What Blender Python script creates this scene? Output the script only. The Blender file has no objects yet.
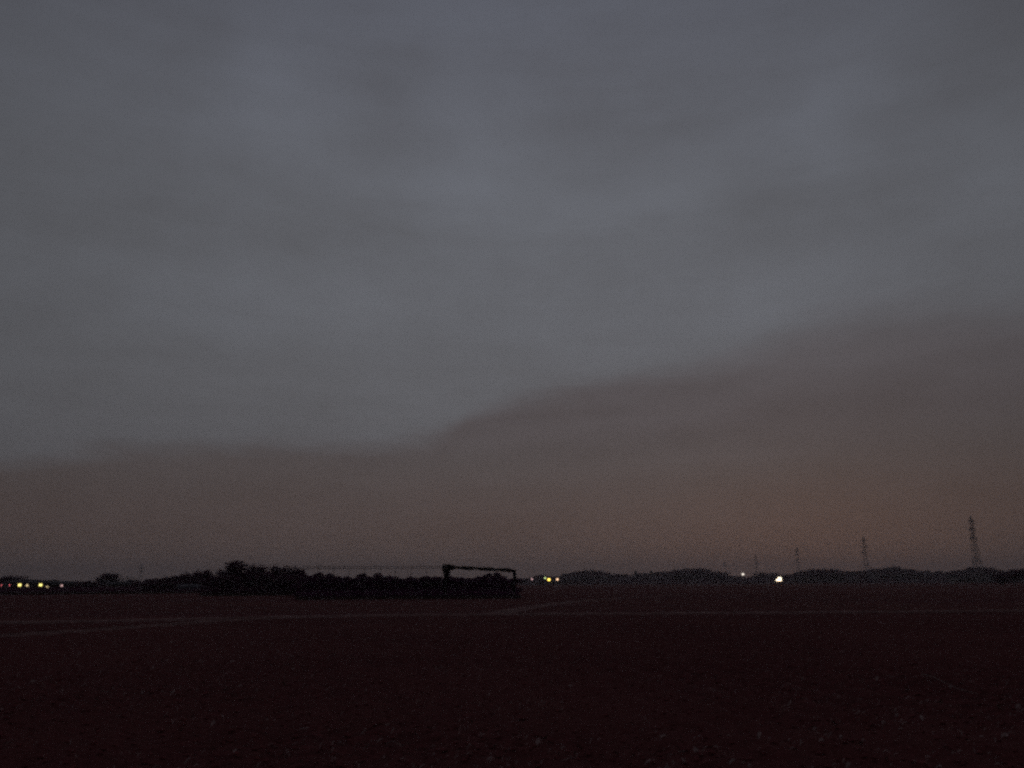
import bpy, math, random
import numpy as np
from mathutils import Matrix, Vector

R = math.radians
scene = bpy.context.scene
col = scene.collection

# ------------------------------------------------------------------ camera
F = 804.0
PITCH, ROLL, EYE = 13.9, -0.25, 1.6
cd = bpy.data.cameras.new('camera')
cam = bpy.data.objects.new('camera', cd)
col.objects.link(cam)
scene.camera = cam
cd.sensor_width = 36.0
cd.lens = 36.0 * F / 1024.0
cd.clip_start = 0.1
cd.clip_end = 20000.0
ROT = Matrix.Rotation(R(90 + PITCH), 3, 'X') @ Matrix.Rotation(R(ROLL), 3, 'Z')
cam.matrix_world = Matrix.Translation((0, 0, EYE)) @ ROT.to_4x4()
scene.render.resolution_x, scene.render.resolution_y = 1024, 768
scene.view_settings.view_transform = 'Standard'
scene.view_settings.look = 'None'
scene.view_settings.gamma = 1.0
scene.view_settings.exposure = 0.0
scene.view_settings.use_curve_mapping = False
scene.cycles.use_denoising = False
scene.cycles.volume_bounces = 0
scene.cycles.max_bounces = 3
scene.cycles.diffuse_bounces = 2
scene.cycles.filter_width = 2.7
scene.cycles.use_adaptive_sampling = True
scene.cycles.adaptive_threshold = 0.05
scene.cycles.adaptive_min_samples = 14


def direction(px, py):
    return (ROT @ Vector(((px - 512) / F, -(py - 384) / F, -1.0))).normalized()


def azel(px, py):
    d = direction(px, py)
    return math.atan2(d.x, d.y), math.asin(d.z)


def horizon(px):
    lo, hi = 500.0, 660.0
    for _ in range(40):
        m = (lo + hi) / 2
        if direction(px, m).z > 0:
            lo = m
        else:
            hi = m
    return lo


def spot(px, dist):
    a, _ = azel(px, horizon(px))
    return Vector((math.sin(a) * dist, math.cos(a) * dist, 0.0))


def height_at(px, py, dist):
    return EYE + dist * math.tan(azel(px, py)[1])


def width_at(wpx, dist, px=512):
    return wpx * dist / (F * 1.03) * math.cos(azel(px, 583)[0])


def ground(px, py):
    d = direction(px, py)
    t = -EYE / d.z
    return Vector((d.x * t, d.y * t, 0.0))


def lin(c):
    return tuple((v / 255 / 12.92) if v / 255 <= 0.04045 else ((v / 255 + 0.055) / 1.055) ** 2.4 for v in c)


# ------------------------------------------------------------------ world: overcast dusk sky
world = bpy.data.worlds.new('World')
scene.world = world
world.use_nodes = True
nt = world.node_tree
nt.nodes.clear()
L = nt.links


def wire(sock, v):
    if hasattr(v, 'is_output') or isinstance(v, bpy.types.NodeSocket):
        L.new(v, sock)
    else:
        sock.default_value = v


def M(op, a, b=None, c=None, clamp=False):
    n = nt.nodes.new('ShaderNodeMath')
    n.operation = op
    n.use_clamp = clamp
    for i, v in enumerate((a, b, c)):
        if v is not None:
            wire(n.inputs[i], v)
    return n.outputs[0]


tc = nt.nodes.new('ShaderNodeTexCoord')
sep = nt.nodes.new('ShaderNodeSeparateXYZ')
L.new(tc.outputs['Generated'], sep.inputs[0])
AZ = M('ARCTAN2', sep.outputs[0], sep.outputs[1])
EL = M('ARCSINE', M('MINIMUM', M('MAXIMUM', sep.outputs[2], -1.0), 1.0))


def wnoise(scale, sx, sy, sz, detail, rough, seed=0.0):
    mp = nt.nodes.new('ShaderNodeMapping')
    L.new(tc.outputs['Generated'], mp.inputs[0])
    mp.inputs['Scale'].default_value = (sx, sy, sz)
    mp.inputs['Location'].default_value = (seed, seed * 1.7, seed * 0.6)
    n = nt.nodes.new('ShaderNodeTexNoise')
    n.inputs['Scale'].default_value = scale
    n.inputs['Detail'].default_value = detail
    n.inputs['Roughness'].default_value = rough
    L.new(mp.outputs[0], n.inputs['Vector'])
    return M('SUBTRACT', n.outputs[0], 0.5)


n_edge = wnoise(7.0, 1, 1, 5.0, 6.0, 0.62, 3.1)
n_soft = wnoise(3.2, 1, 1, 2.2, 3.0, 0.5, 7.7)
n_streak = wnoise(4.0, 1, 1, 9.0, 4.0, 0.55, 1.3)
n_mottle = wnoise(14.0, 1, 1, 1.8, 5.0, 0.6, 4.4)

# edge of the low dark cloud sheet, as an elevation for every azimuth
AMAX, EMAX = R(60), R(30)
fc = nt.nodes.new('ShaderNodeFloatCurve')
cv = fc.mapping.curves[0]
edge_px = [(0, 466), (60, 459), (140, 450), (230, 445), (340, 444), (425, 441), (452, 431), (470, 416),
           (510, 403), (560, 390), (620, 380), (700, 367), (755, 351), (800, 332), (860, 315), (930, 308),
           (1024, 313)]
pts = [(0.0, azel(0, 478)[1] / EMAX)]
for p in edge_px:
    a, e = azel(*p)
    pts.append(((a + AMAX) / (2 * AMAX), e / EMAX))
pts.append((1.0, azel(1024, 330)[1] / EMAX))
while len(cv.points) < len(pts):
    cv.points.new(0.5, 0.5)
for q, p in zip(cv.points, pts):
    q.location = p
    q.handle_type = 'AUTO'
fc.mapping.update()
L.new(M('DIVIDE', M('ADD', AZ, AMAX), 2 * AMAX, clamp=True), fc.inputs['Value'])
EDGE = M('MULTIPLY', fc.outputs[0], EMAX)
DIF = M('ADD', M('SUBTRACT', EL, EDGE), M('MULTIPLY', n_edge, 0.046))


def smooth(v, lo, hi):
    n = nt.nodes.new('ShaderNodeMapRange')
    n.interpolation_type = 'SMOOTHSTEP'
    wire(n.inputs['Value'], v)
    n.inputs['From Min'].default_value = lo
    n.inputs['From Max'].default_value = hi
    return n.outputs[0]


soft = nt.nodes.new('ShaderNodeMapRange')
L.new(AZ, soft.inputs['Value'])
soft.inputs['From Min'].default_value, soft.inputs['From Max'].default_value = -0.1, 0.45
soft.inputs['To Min'].default_value, soft.inputs['To Max'].default_value = 1.0, 0.42
UP = smooth(M('MULTIPLY', DIF, soft.outputs[0]), -0.018, 0.018)


def ramp(stops, fac):
    n = nt.nodes.new('ShaderNodeValToRGB')
    cr = n.color_ramp
    cr.interpolation = 'B_SPLINE'
    while len(cr.elements) < len(stops):
        cr.elements.new(0.5)
    for e, (p, c) in zip(cr.elements, stops):
        e.position = p
        e.color = (*lin(c), 1)
    wire(n.inputs['Fac'], fac)
    return n.outputs[0]


def mixc(f, a, b, mode='MIX'):
    n = nt.nodes.new('ShaderNodeMix')
    n.data_type = 'RGBA'
    n.blend_type = mode
    wire(n.inputs['Factor'], f)
    for s, v in ((n.inputs[6], a), (n.inputs[7], b)):
        wire(s, v)
    return n.outputs[2]


ELN = M('DIVIDE', M('ADD', EL, M('MULTIPLY', n_soft, 0.05)), math.pi / 2, clamp=True)
d1 = 1 / 90.0
low = ramp([(0, (95, 82, 79)), (2 * d1, (88, 75, 72)), (4.5 * d1, (85, 73, 71)), (8 * d1, (83, 77, 77)),
            (11 * d1, (85, 79, 81)), (14.5 * d1, (89, 85, 88)), (19 * d1, (93, 91, 95)), (30 * d1, (96, 96, 101))], ELN)
high = ramp([(0, (94, 91, 94)), (8 * d1, (93, 92, 96)), (12 * d1, (96, 96, 100)), (17 * d1, (98, 99, 104)),
             (27 * d1, (98, 100, 106)), (37 * d1, (95, 97, 106)), (50 * d1, (84, 87, 98)), (90 * d1, (69, 72, 84))], ELN)
sky = mixc(UP, low, high)

# broad light and dark patches of the cloud deck
patches = [(265, 100, 75, 55, .13), (470, 165, 45, 75, .10), (385, 188, 70, 20, .07), (575, 212, 75, 24, .11),
           (680, 188, 50, 26, .06), (850, 105, 45, 80, .07), (1005, 175, 45, 50, .12), (545, 340, 60, 45, .05),
           (350, 305, 90, 32, .05), (830, 285, 80, 24, .08), (450, 10, 120, 30, .05), (60, 160, 60, 40, .03),
           (600, 400, 60, 7, .05), (760, 455, 90, 9, .03), (880, 350, 120, 14, .03),
           (385, 95, 45, 50, -.08), (130, 215, 90, 38, -.07), (325, 235, 110, 26, -.08), (620, 110, 95, 48, -.08),
           (930, 120, 60, 60, -.05), (800, 215, 95, 36, -.09), (190, 80, 45, 60, -.05), (1010, 15, 80, 60, -.10),
           (690, 460, 90, 7, .04), (500, 434, 90, 9, -.05), (300, 452, 160, 9, -.04), (560, 480, 260, 14, .03), (930, 400, 140, 22, -.06)]
patches = [(a, b, c * 1.15, d * 1.15, e * .56) for a, b, c, d, e in patches]
acc = None
for (px, py, sx, sy, amp) in patches:
    a0, e0 = azel(px, py)
    ca = math.cos(e0)
    sa = sx / F / max(0.3, ca) * math.cos(a0) ** 2
    se = sy / F * 0.9
    u = M('MULTIPLY_ADD', AZ, 1 / sa, -a0 / sa)
    u = M('MULTIPLY_ADD', n_soft, 0.22 / sa, u)
    v = M('MULTIPLY_ADD', EL, 1 / se, -e0 / se)
    v = M('MULTIPLY_ADD', n_streak, 0.10 / se * 0.35, v)
    r2 = M('MULTIPLY_ADD', u, u, M('MULTIPLY', v, v))
    g = M('POWER', 2.71828, M('MULTIPLY', r2, -1.0))
    acc = M('MULTIPLY', g, amp) if acc is None else M('MULTIPLY_ADD', g, amp, acc)
tone = M('ADD', acc, M('MULTIPLY', n_soft, 0.12))
# thin layers that follow the edge of the cloud sheet
lay = M('MULTIPLY', smooth(AZ, R(-6), R(2)), M('SUBTRACT', 1.0, M('MULTIPLY', smooth(AZ, R(8), R(24)), 0.8)))
for (c0, wd_, amp) in ((-0.020, 0.013, -0.045), (-0.046, 0.011, 0.034), (-0.075, 0.016, -0.022)):
    q = M('MULTIPLY_ADD', M('ADD', DIF, M('MULTIPLY', AZ, 0.03)), 1 / wd_, -c0 / wd_)
    gq = M('MULTIPLY', M('POWER', 2.71828, M('MULTIPLY', M('MULTIPLY', q, q), -1.0)), lay)
    gq = M('MULTIPLY', gq, M('MULTIPLY_ADD', n_soft, 2.2, 1.0))
    tone = M('MULTIPLY_ADD', gq, amp, tone)
tone = M('ADD', tone, M('MULTIPLY', n_streak, 0.08))
tone = M('ADD', tone, M('MULTIPLY', n_mottle, 0.10))
cmb = nt.nodes.new('ShaderNodeCombineXYZ')
for i, k in enumerate((1.75, 1.95, 2.15)):
    L.new(M('MULTIPLY_ADD', tone, k, 1.0), cmb.inputs[i])
sky = mixc(1.0, sky, cmb.outputs[0], 'MULTIPLY')

# warm town glow low on the right
aw, ew = azel(760, 510)
u = M('MULTIPLY_ADD', AZ, 1 / 0.33, -aw / 0.33)
v = M('MULTIPLY_ADD', M('ADD', EL, M('MULTIPLY', n_streak, 0.05)), 1 / 0.065, -ew / 0.065)
gw = M('POWER', 2.71828, M('MULTIPLY', M('MULTIPLY_ADD', u, u, M('MULTIPLY', v, v)), -1.0))
cw = nt.nodes.new('ShaderNodeCombineXYZ')
for i, k in enumerate((0.04, 0.0, -0.03)):
    L.new(M('MULTIPLY_ADD', gw, k, 1.0), cw.inputs[i])
sky = mixc(1.0, sky, cw.outputs[0], 'MULTIPLY')

# afterglow: the sky ahead is the brightest, it falls off to the sides and behind
g0 = direction(540, 330)
dot = nt.nodes.new('ShaderNodeVectorMath')
dot.operation = 'DOT_PRODUCT'
L.new(tc.outputs['Generated'], dot.inputs[0])
dot.inputs[1].default_value = g0
ang = M('ARCCOSINE', M('MINIMUM', M('MAXIMUM', dot.outputs['Value'], -1.0), 1.0))
gl = M('POWER', 2.71828, M('MULTIPLY', M('POWER', M('DIVIDE', ang, R(46)), 2.4), -1.0))
gl = M('MULTIPLY_ADD', gl, 0.60, 0.42)
vm = nt.nodes.new('ShaderNodeVectorMath')
vm.operation = 'SCALE'
L.new(sky, vm.inputs[0])
L.new(gl, vm.inputs['Scale'])

nis = nt.nodes.new('ShaderNodeTexSky')
nis.sky_type = 'NISHITA'
nis.sun_disc = False
nis.sun_elevation = R(1.0)
nis.sun_rotation = R(20)
bg1 = nt.nodes.new('ShaderNodeBackground')
L.new(vm.outputs[0], bg1.inputs['Color'])
bg1.inputs['Strength'].default_value = 1.0
bg2 = nt.nodes.new('ShaderNodeBackground')
L.new(nis.outputs[0], bg2.inputs['Color'])
bg2.inputs['Strength'].default_value = 0.0015
addn = nt.nodes.new('ShaderNodeAddShader')
L.new(bg1.outputs[0], addn.inputs[0])
L.new(bg2.outputs[0], addn.inputs[1])
wo = nt.nodes.new('ShaderNodeOutputWorld')
L.new(addn.outputs[0], wo.inputs['Surface'])

# the sun is down behind the cloud: a trace of soft warm light from ahead
sd = bpy.data.lights.new('sun', 'SUN')
sd.energy = 0.004
sd.angle = R(20)
sd.color = (1.0, 0.75, 0.6)
sun = bpy.data.objects.new('sun', sd)
col.objects.link(sun)
sun.rotation_euler = (R(-84), 0, R(-20))


# ------------------------------------------------------------------ helpers
def tag(o, label=None, cat=None, group=None, kind=None):
    if label:
        o['label'] = label
    if cat:
        o['category'] = cat
    if group:
        o['group'] = group
    if kind:
        o['kind'] = kind
    return o


def empty(name, loc, rz=0.0):
    o = bpy.data.objects.new(name, None)
    o.empty_display_size = 0.5
    o.location = loc
    o.rotation_euler = (0, 0, rz)
    col.objects.link(o)
    return o


class MB:
    def __init__(self):
        self.v, self.f = [], []

    def add(self, vs, fs):
        n = len(self.v)
        self.v += [tuple(p) for p in vs]
        self.f += [tuple(i + n for i in f) for f in fs]

    def box(self, x0, x1, y0, y1, z0, z1):
        self.add([(x0, y0, z0), (x1, y0, z0), (x1, y1, z0), (x0, y1, z0),
                  (x0, y0, z1), (x1, y0, z1), (x1, y1, z1), (x0, y1, z1)],
                 [(0, 3, 2, 1), (4, 5, 6, 7), (0, 1, 5, 4), (1, 2, 6, 5), (2, 3, 7, 6), (3, 0, 4, 7)])

    def tube(self, p0, p1, r0, r1=None, n=6, cap=True):
        r1 = r0 if r1 is None else r1
        p0, p1 = Vector(p0), Vector(p1)
        d = (p1 - p0).normalized()
        a = d.orthogonal().normalized()
        b = d.cross(a)
        vs = []
        for p, r in ((p0, r0), (p1, r1)):
            for i in range(n):
                t = 2 * math.pi * i / n
                vs.append(p + a * (math.cos(t) * r) + b * (math.sin(t) * r))
        fs = [(i, (i + 1) % n, n + (i + 1) % n, n + i) for i in range(n)]
        if cap:
            fs += [tuple(range(n - 1, -1, -1)), tuple(range(n, 2 * n))]
        self.add(vs, fs)

    def path(self, pts, rad, n=6):
        pts = [Vector(p) for p in pts]
        vs, fs = [], []
        for k, p in enumerate(pts):
            d = (pts[min(k + 1, len(pts) - 1)] - pts[max(k - 1, 0)]).normalized()
            a = d.orthogonal().normalized() if k == 0 else (a - d * a.dot(d)).normalized()
            b = d.cross(a)
            r = rad[k] if isinstance(rad, (list, tuple)) else rad
            for i in range(n):
                t = 2 * math.pi * i / n
                vs.append(p + a * (math.cos(t) * r) + b * (math.sin(t) * r))
        for k in range(len(pts) - 1):
            for i in range(n):
                fs.append((k * n + i, k * n + (i + 1) % n, (k + 1) * n + (i + 1) % n, (k + 1) * n + i))
        fs += [tuple(range(n - 1, -1, -1)), tuple((len(pts) - 1) * n + i for i in range(n))]
        self.add(vs, fs)

    def ball(self, c, rx, ry, rz, nu=10, nv=6):
        vs = [(c[0], c[1], c[2] - rz)]
        for j in range(1, nv):
            t = math.pi * j / nv
            for i in range(nu):
                a = 2 * math.pi * i / nu
                vs.append((c[0] + rx * math.sin(t) * math.cos(a), c[1] + ry * math.sin(t) * math.sin(a), c[2] - rz * math.cos(t)))
        vs.append((c[0], c[1], c[2] + rz))
        fs = []
        for i in range(nu):
            fs.append((0, 1 + (i + 1) % nu, 1 + i))
            for j in range(nv - 2):
                b = 1 + j * nu
                fs.append((b + i, b + (i + 1) % nu, b + nu + (i + 1) % nu, b + nu + i))
            b = 1 + (nv - 2) * nu
            fs.append((b + i, b + (i + 1) % nu, len(vs) - 1))
        self.add(vs, fs)

    def mesh(self, name, mat, smooth=False):
        me = bpy.data.meshes.new(name)
        me.from_pydata(self.v, [], self.f)
        me.materials.append(mat)
        if smooth:
            me.polygons.foreach_set('use_smooth', [True] * len(me.polygons))
        me.update()
        return me

    def build(self, name, mat, parent=None, smooth=False):
        return link(name, self.mesh(name, mat, smooth), parent)


def link(name, me, parent=None):
    o = bpy.data.objects.new(name, me)
    col.objects.link(o)
    if parent:
        o.parent = parent
    return o


def np_mesh(name, v, f, mat, smooth=False):
    """v: (n,3) array, f: (m,k) array of equal-sized faces"""
    me = bpy.data.meshes.new(name)
    k = f.shape[1]
    me.vertices.add(len(v))
    me.vertices.foreach_set('co', v.astype(np.float32).ravel())
    me.loops.add(f.size)
    me.loops.foreach_set('vertex_index', f.astype(np.int32).ravel())
    me.polygons.add(len(f))
    me.polygons.foreach_set('loop_start', (np.arange(len(f)) * k).astype(np.int32))
    if smooth:
        me.polygons.foreach_set('use_smooth', np.ones(len(f), dtype=bool))
    me.update(calc_edges=True)
    me.validate()
    me.materials.append(mat)
    return me


def copy_tree(o, parent=None):
    c = o.copy()
    col.objects.link(c)
    if parent:
        c.parent = parent
    for ch in list(o.children):
        copy_tree(ch, c)
    return c


def hash2(ix, iy, seed):
    n = (ix.astype(np.int64) * 374761393 + iy.astype(np.int64) * 668265263 + seed * 974634777) & 0xFFFFFFFF
    n = ((n ^ (n >> 13)) * 1274126177) & 0xFFFFFFFF
    n = (n ^ (n >> 16)) & 0xFFFFFF
    return n / float(0xFFFFFF)


def vnoise(x, y, seed=0):
    ix, iy = np.floor(x), np.floor(y)
    fx, fy = x - ix, y - iy
    fx, fy = fx * fx * (3 - 2 * fx), fy * fy * (3 - 2 * fy)
    a, b = hash2(ix, iy, seed), hash2(ix + 1, iy, seed)
    c, d = hash2(ix, iy + 1, seed), hash2(ix + 1, iy + 1, seed)
    return (a * (1 - fx) + b * fx) * (1 - fy) + (c * (1 - fx) + d * fx) * fy - 0.5


# ------------------------------------------------------------------ materials
def material(name, c1, c2=None, scale=3.0, rough=0.95, bump=0.0, detail=5.0, stretch=(1, 1, 1), emit=None, strength=0.0,
             metallic=0.0, spec=0.2, coords='Object', c3=None, scale3=0.05, contrast=(0.35, 0.65)):
    m = bpy.data.materials.new(name)
    m.use_nodes = True
    t = m.node_tree
    b = t.nodes['Principled BSDF']
    b.inputs['Roughness'].default_value = rough
    b.inputs['Metallic'].default_value = metallic
    b.inputs['Specular IOR Level'].default_value = spec
    b.inputs['Base Color'].default_value = (*c1, 1)
    if c2 is not None:
        tcn = t.nodes.new('ShaderNodeTexCoord')
        mp = t.nodes.new('ShaderNodeMapping')
        mp.inputs['Scale'].default_value = stretch
        t.links.new(tcn.outputs[coords], mp.inputs[0])
        n = t.nodes.new('ShaderNodeTexNoise')
        n.inputs['Scale'].default_value = scale
        n.inputs['Detail'].default_value = detail
        n.inputs['Roughness'].default_value = 0.72
        t.links.new(mp.outputs[0], n.inputs['Vector'])
        mr = t.nodes.new('ShaderNodeMapRange')
        mr.inputs['From Min'].default_value, mr.inputs['From Max'].default_value = contrast
        t.links.new(n.outputs[0], mr.inputs['Value'])
        mx = t.nodes.new('ShaderNodeMix')
        mx.data_type = 'RGBA'
        mx.inputs[6].default_value = (*c1, 1)
        mx.inputs[7].default_value = (*c2, 1)
        t.links.new(mr.outputs[0], mx.inputs['Factor'])
        out = mx.outputs[2]
        if c3 is not None:
            n3 = t.nodes.new('ShaderNodeTexNoise')
            n3.inputs['Scale'].default_value = scale3
            n3.inputs['Detail'].default_value = 4.0
            t.links.new(mp.outputs[0], n3.inputs['Vector'])
            m3 = t.nodes.new('ShaderNodeMapRange')
            m3.inputs['From Min'].default_value, m3.inputs['From Max'].default_value = 0.42, 0.66
            t.links.new(n3.outputs[0], m3.inputs['Value'])
            x3 = t.nodes.new('ShaderNodeMix')
            x3.data_type = 'RGBA'
            t.links.new(m3.outputs[0], x3.inputs['Factor'])
            t.links.new(out, x3.inputs[6])
            x3.inputs[7].default_value = (*c3, 1)
            out = x3.outputs[2]
        t.links.new(out, b.inputs['Base Color'])
        if bump:
            bp = t.nodes.new('ShaderNodeBump')
            bp.inputs['Strength'].default_value = bump
            bp.inputs['Distance'].default_value = 0.05
            t.links.new(n.outputs[0], bp.inputs['Height'])
            t.links.new(bp.outputs[0], b.inputs['Normal'])
    if emit is not None:
        b.inputs['Emission Color'].default_value = (*emit, 1)
        b.inputs['Emission Strength'].default_value = strength
    return m


SOIL = material('ploughed_soil', (.070, .017, .017), (.175, .046, .046), 6.0, bump=0.6, detail=8.0, spec=0.05,
                c3=(.150, .042, .040), scale3=0.12)
CLOD = material('soil_clods', (.16, .042, .044), (.28, .085, .085), 3.0, bump=0.4, spec=0.05)
DRYSOIL = material('fallow_soil', (.12, .034, .032), (.20, .060, .055), 0.35, bump=0.4, detail=9.0, spec=0.05,
                   stretch=(0.35, 1.6, 1), c3=(.13, .034, .040), scale3=0.05)
VERGE = material('path_earth', (.25, .135, .125), (.42, .245, .23), 2.5, bump=0.4, spec=0.05)
STRAW = material('dry_straw', (.22, .13, .12), (.32, .20, .18), 9.0, spec=0.1)
SCRAP = material('bleached_straw', (.24, .14, .13), (.48, .33, .31), 9.0, spec=0.1)
REED = material('reed', (.22, .14, .13), (.30, .20, .18), 9.0, spec=0.1)
LEAF = material('evergreen_leaves', (.10, .036, .066), (.15, .055, .092), 0.9, rough=0.8, spec=0.1)
LEAF2 = material('orchard_leaves', (.11, .034, .082), (.16, .054, .115), 0.9, rough=0.8, spec=0.1)
LEAF3 = material('conifer_needles', (.026, .034, .030), (.045, .055, .046), 0.9, rough=0.8, spec=0.1)
for _m in (LEAF, LEAF2, LEAF3):      # leaves let part of the light through
    _t = _m.node_tree
    _b = _t.nodes['Principled BSDF']
    _tr = _t.nodes.new('ShaderNodeBsdfTranslucent')
    _t.links.new(_b.inputs['Base Color'].links[0].from_socket, _tr.inputs['Color'])
    _ms = _t.nodes.new('ShaderNodeMixShader')
    _ms.inputs[0].default_value = 0.45
    _t.links.new(_b.outputs[0], _ms.inputs[1])
    _t.links.new(_tr.outputs[0], _ms.inputs[2])
    _t.links.new(_ms.outputs[0], _t.nodes['Material Output'].inputs['Surface'])
TWIG = material('weed_stems', (.060, .040, .036), (.11, .075, .062), 4.0, rough=0.9, spec=0.1)
BARK = material('bark', (.055, .040, .035), (.09, .065, .055), 5.0, bump=0.5, spec=0.1)
STEEL = material('galvanised_steel', (.17, .165, .16), (.25, .24, .23), 1.5, rough=0.6, metallic=0.3)
RUSTPIPE = material('net_frame_pipe', (.10, .075, .065), (.16, .12, .10), 4.0, rough=0.7, metallic=0.2)
NET = material('rolled_black_net', (.018, .012, .012), (.035, .024, .022), 12.0, rough=0.9, bump=0.5)
PLASTER = material('pale_plaster', (.32, .28, .27), (.42, .37, .35), 1.2, spec=0.1)
DARKWALL = material('dark_boards', (.060, .045, .045), (.10, .078, .075), 1.5, stretch=(1, 1, 6), spec=0.1)
TILE = material('grey_roof_tiles', (.055, .050, .055), (.085, .078, .082), 6.0, bump=0.5, stretch=(4, 1, 1))
FRAME = material('window_frame', (.18, .16, .15), (.24, .21, .20), 4.0)
VINYL = material('dusty_greenhouse_film', (.07, .062, .078), (.12, .105, .12), 1.2, rough=0.8, spec=0.1)
PAINT = material('van_paint', (.14, .12, .13), (.17, .15, .16), 2.0, rough=0.35, spec=0.5)
RUBBER = material('tyre_rubber', (.02, .02, .02), (.03, .03, .03), 8.0)
GLASSM = material('dark_glass', (.02, .02, .025), None, rough=0.1, spec=0.6)
CERAMIC = material('insulator_ceramic', (.16, .14, .13), (.22, .2, .18), 3.0, rough=0.4)


def lampmat(name, c, s):
    return material(name, (.5, .5, .5), None, emit=c, strength=s)


WIN_Y = lampmat('window_light_yellow', (1.0, .84, .24), 2.4)
WIN_D = lampmat('window_light_dim', (.95, .72, .38), 1.0)
WIN_P = lampmat('window_light_pink', (1.0, .62, .60), 0.75)
TAIL = lampmat('tail_lamp_red', (.9, .16, .18), 0.8)
L_PINK = lampmat('lamp_pinkish', (1.0, .60, .62), 0.9)
L_GREEN = lampmat('lamp_greenish', (.75, .95, .38), 1.3)
L_YEL = lampmat('lamp_yellow', (1.0, .66, .10), 3.6)
L_ORG = lampmat('lamp_orange_white', (1.0, .62, .38), 2.0)
L_WHT = lampmat('lamp_white', (1.0, .90, .78), 1.5)
L_FLD = lampmat('floodlight_white', (1.0, .90, .68), 2.8)

# ------------------------------------------------------------------ ground sheet (one disc to the horizon)
front = np.arange(-46, 46.001, 0.125)
side = np.concatenate([np.arange(48, 312, 4.0)])
angs = np.radians(np.concatenate([front, side]))
r_near = 3.0 * 1.0065 ** np.arange(0, int(math.log(75 / 3.0) / math.log(1.0065)))
r_far = r_near[-1] * 1.09 ** np.arange(1, 53)
rad = np.concatenate([[0.6, 1.6], r_near, r_far])
rad = rad[rad < 3350]
RR, AA = np.meshgrid(rad, angs, indexing='ij')
X, Y = RR * np.sin(AA), RR * np.cos(AA)


def relief(X, Y, RR):
    fade = np.clip(1.3 - RR / 60.0, 0, 1)
    z = 0.050 * vnoise(X / 1.7, Y / 1.3, 1) + 0.022 * vnoise(X / .42, Y / .33, 2) + 0.014 * vnoise(X / .15, Y / .13, 3)
    z += 0.010 * vnoise(X / .07, Y / .07, 4)
    # faint plough furrows running away from the camera
    w = X * math.cos(R(14)) + Y * math.sin(R(14)) + 0.12 * vnoise(X / 2, Y / 3, 8)
    z += 0.026 * np.sin(w * 2 * math.pi / 0.74)
    return z * fade - 0.045 * fade


Z = relief(X, Y, RR)
nr, na = RR.shape
verts = np.stack([X, Y, Z], -1).reshape(-1, 3)
verts = np.vstack([verts, [[0, 0, -0.05]]])
i0, j0 = np.meshgrid(np.arange(nr - 1), np.arange(na), indexing='ij')
j1 = (j0 + 1) % na
quads = np.stack([i0 * na + j0, i0 * na + j1, (i0 + 1) * na + j1, (i0 + 1) * na + j0], -1).reshape(-1, 4)[:, ::-1]
gme = np_mesh('ground', verts, quads, SOIL, True)
tag(link('ground', gme), kind='structure')
tri = MB()
tri.v = [tuple(verts[j]) for j in range(na)] + [(0, 0, -0.05)]
tri.f = [(na, (j + 1) % na, j) for j in range(na)]
tag(tri.build('ground_underfoot', SOIL), kind='structure')


def line_from_px(pts, step=1.0):
    P = [ground(*p) for p in pts]
    out = []
    for a, b in zip(P, P[1:]):
        n = max(1, int((b - a).length / step))
        out += [a.lerp(b, k / n) for k in range(n)]
    return out + [P[-1]]


bank = line_from_px([(1150, 609.3), (1024, 610.8), (900, 612), (780, 613), (650, 613.8), (520, 614.4), (430, 615.1),
                     (350, 616.2), (290, 617.4), (240, 618.6), (160, 620.4), (80, 621.8), (0, 623.2), (-120, 625)], 0.6)
spur = line_from_px([(262, 618.6), (225, 620.6), (180, 624), (130, 627.8), (70, 631.8), (0, 636.2), (-90, 641)], 0.6)
track = line_from_px([(498, 613.8), (520, 609.3), (545, 605.4), (575, 601.6), (620, 598.2), (690, 595)], 0.8)

# fallow field beyond the bank: a sheet whose near edge follows the bank
fv, ff = [], []
far_rows = [0, .02, .06, .12, .2, .35, .6, 1.0]
order = bank
for p in order:
    d = Vector((p.x, p.y, 0)).normalized()
    r0 = p.length
    for t in far_rows:
        r = r0 + (235 - r0) * t
        fv.append((d.x * r, d.y * r, 0.012))
nf = len(far_rows)
for k in range(len(order) - 1):
    for j in range(nf - 1):
        ff.append((k * nf + j, (k + 1) * nf + j, (k + 1) * nf + j + 1, k * nf + j + 1))
tag(link('field', np_mesh('field', np.array(fv), np.array(ff)[:, ::-1], DRYSOIL)), kind='structure')


def ridge(name, pts, w, h, mat, seed):
    """low earth bank with an uneven flat top and steep sides"""
    rnd = random.Random(seed)
    vs, fs = [], []
    for k, p in enumerate(pts):
        d = (pts[min(k + 1, len(pts) - 1)] - pts[max(k - 1, 0)]).normalized()
        n = Vector((-d.y, d.x, 0))
        e = min(1.0, min(k, len(pts) - 1 - k) / 4 + 0.1)
        hh = h * e * rnd.uniform(0.7, 1.25)
        ww = w * rnd.uniform(0.85, 1.15)
        for (o, z) in ((-ww / 2 - h * .5, -0.08), (-ww / 2, hh * .9), (-ww / 6, hh), (ww / 6, hh * .95), (ww / 2, hh * .85), (ww / 2 + h * .5, -0.08)):
            q = p + n * o
            vs.append((q.x, q.y, z + rnd.uniform(-.012, .012)))
    for k in range(len(pts) - 1):
        for j in range(5):
            fs.append((k * 6 + j, (k + 1) * 6 + j, (k + 1) * 6 + j + 1, k * 6 + j + 1))
    me = np_mesh(name, np.array(vs), np.array(fs), mat)
    tag(link(name, me), kind='structure')


ridge('path', bank, 1.15, 0.06, VERGE, 1)
ridge('path', spur, 0.42, 0.05, VERGE, 2)
ridge('track', track, 1.5, 0.03, VERGE, 3)


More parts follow.
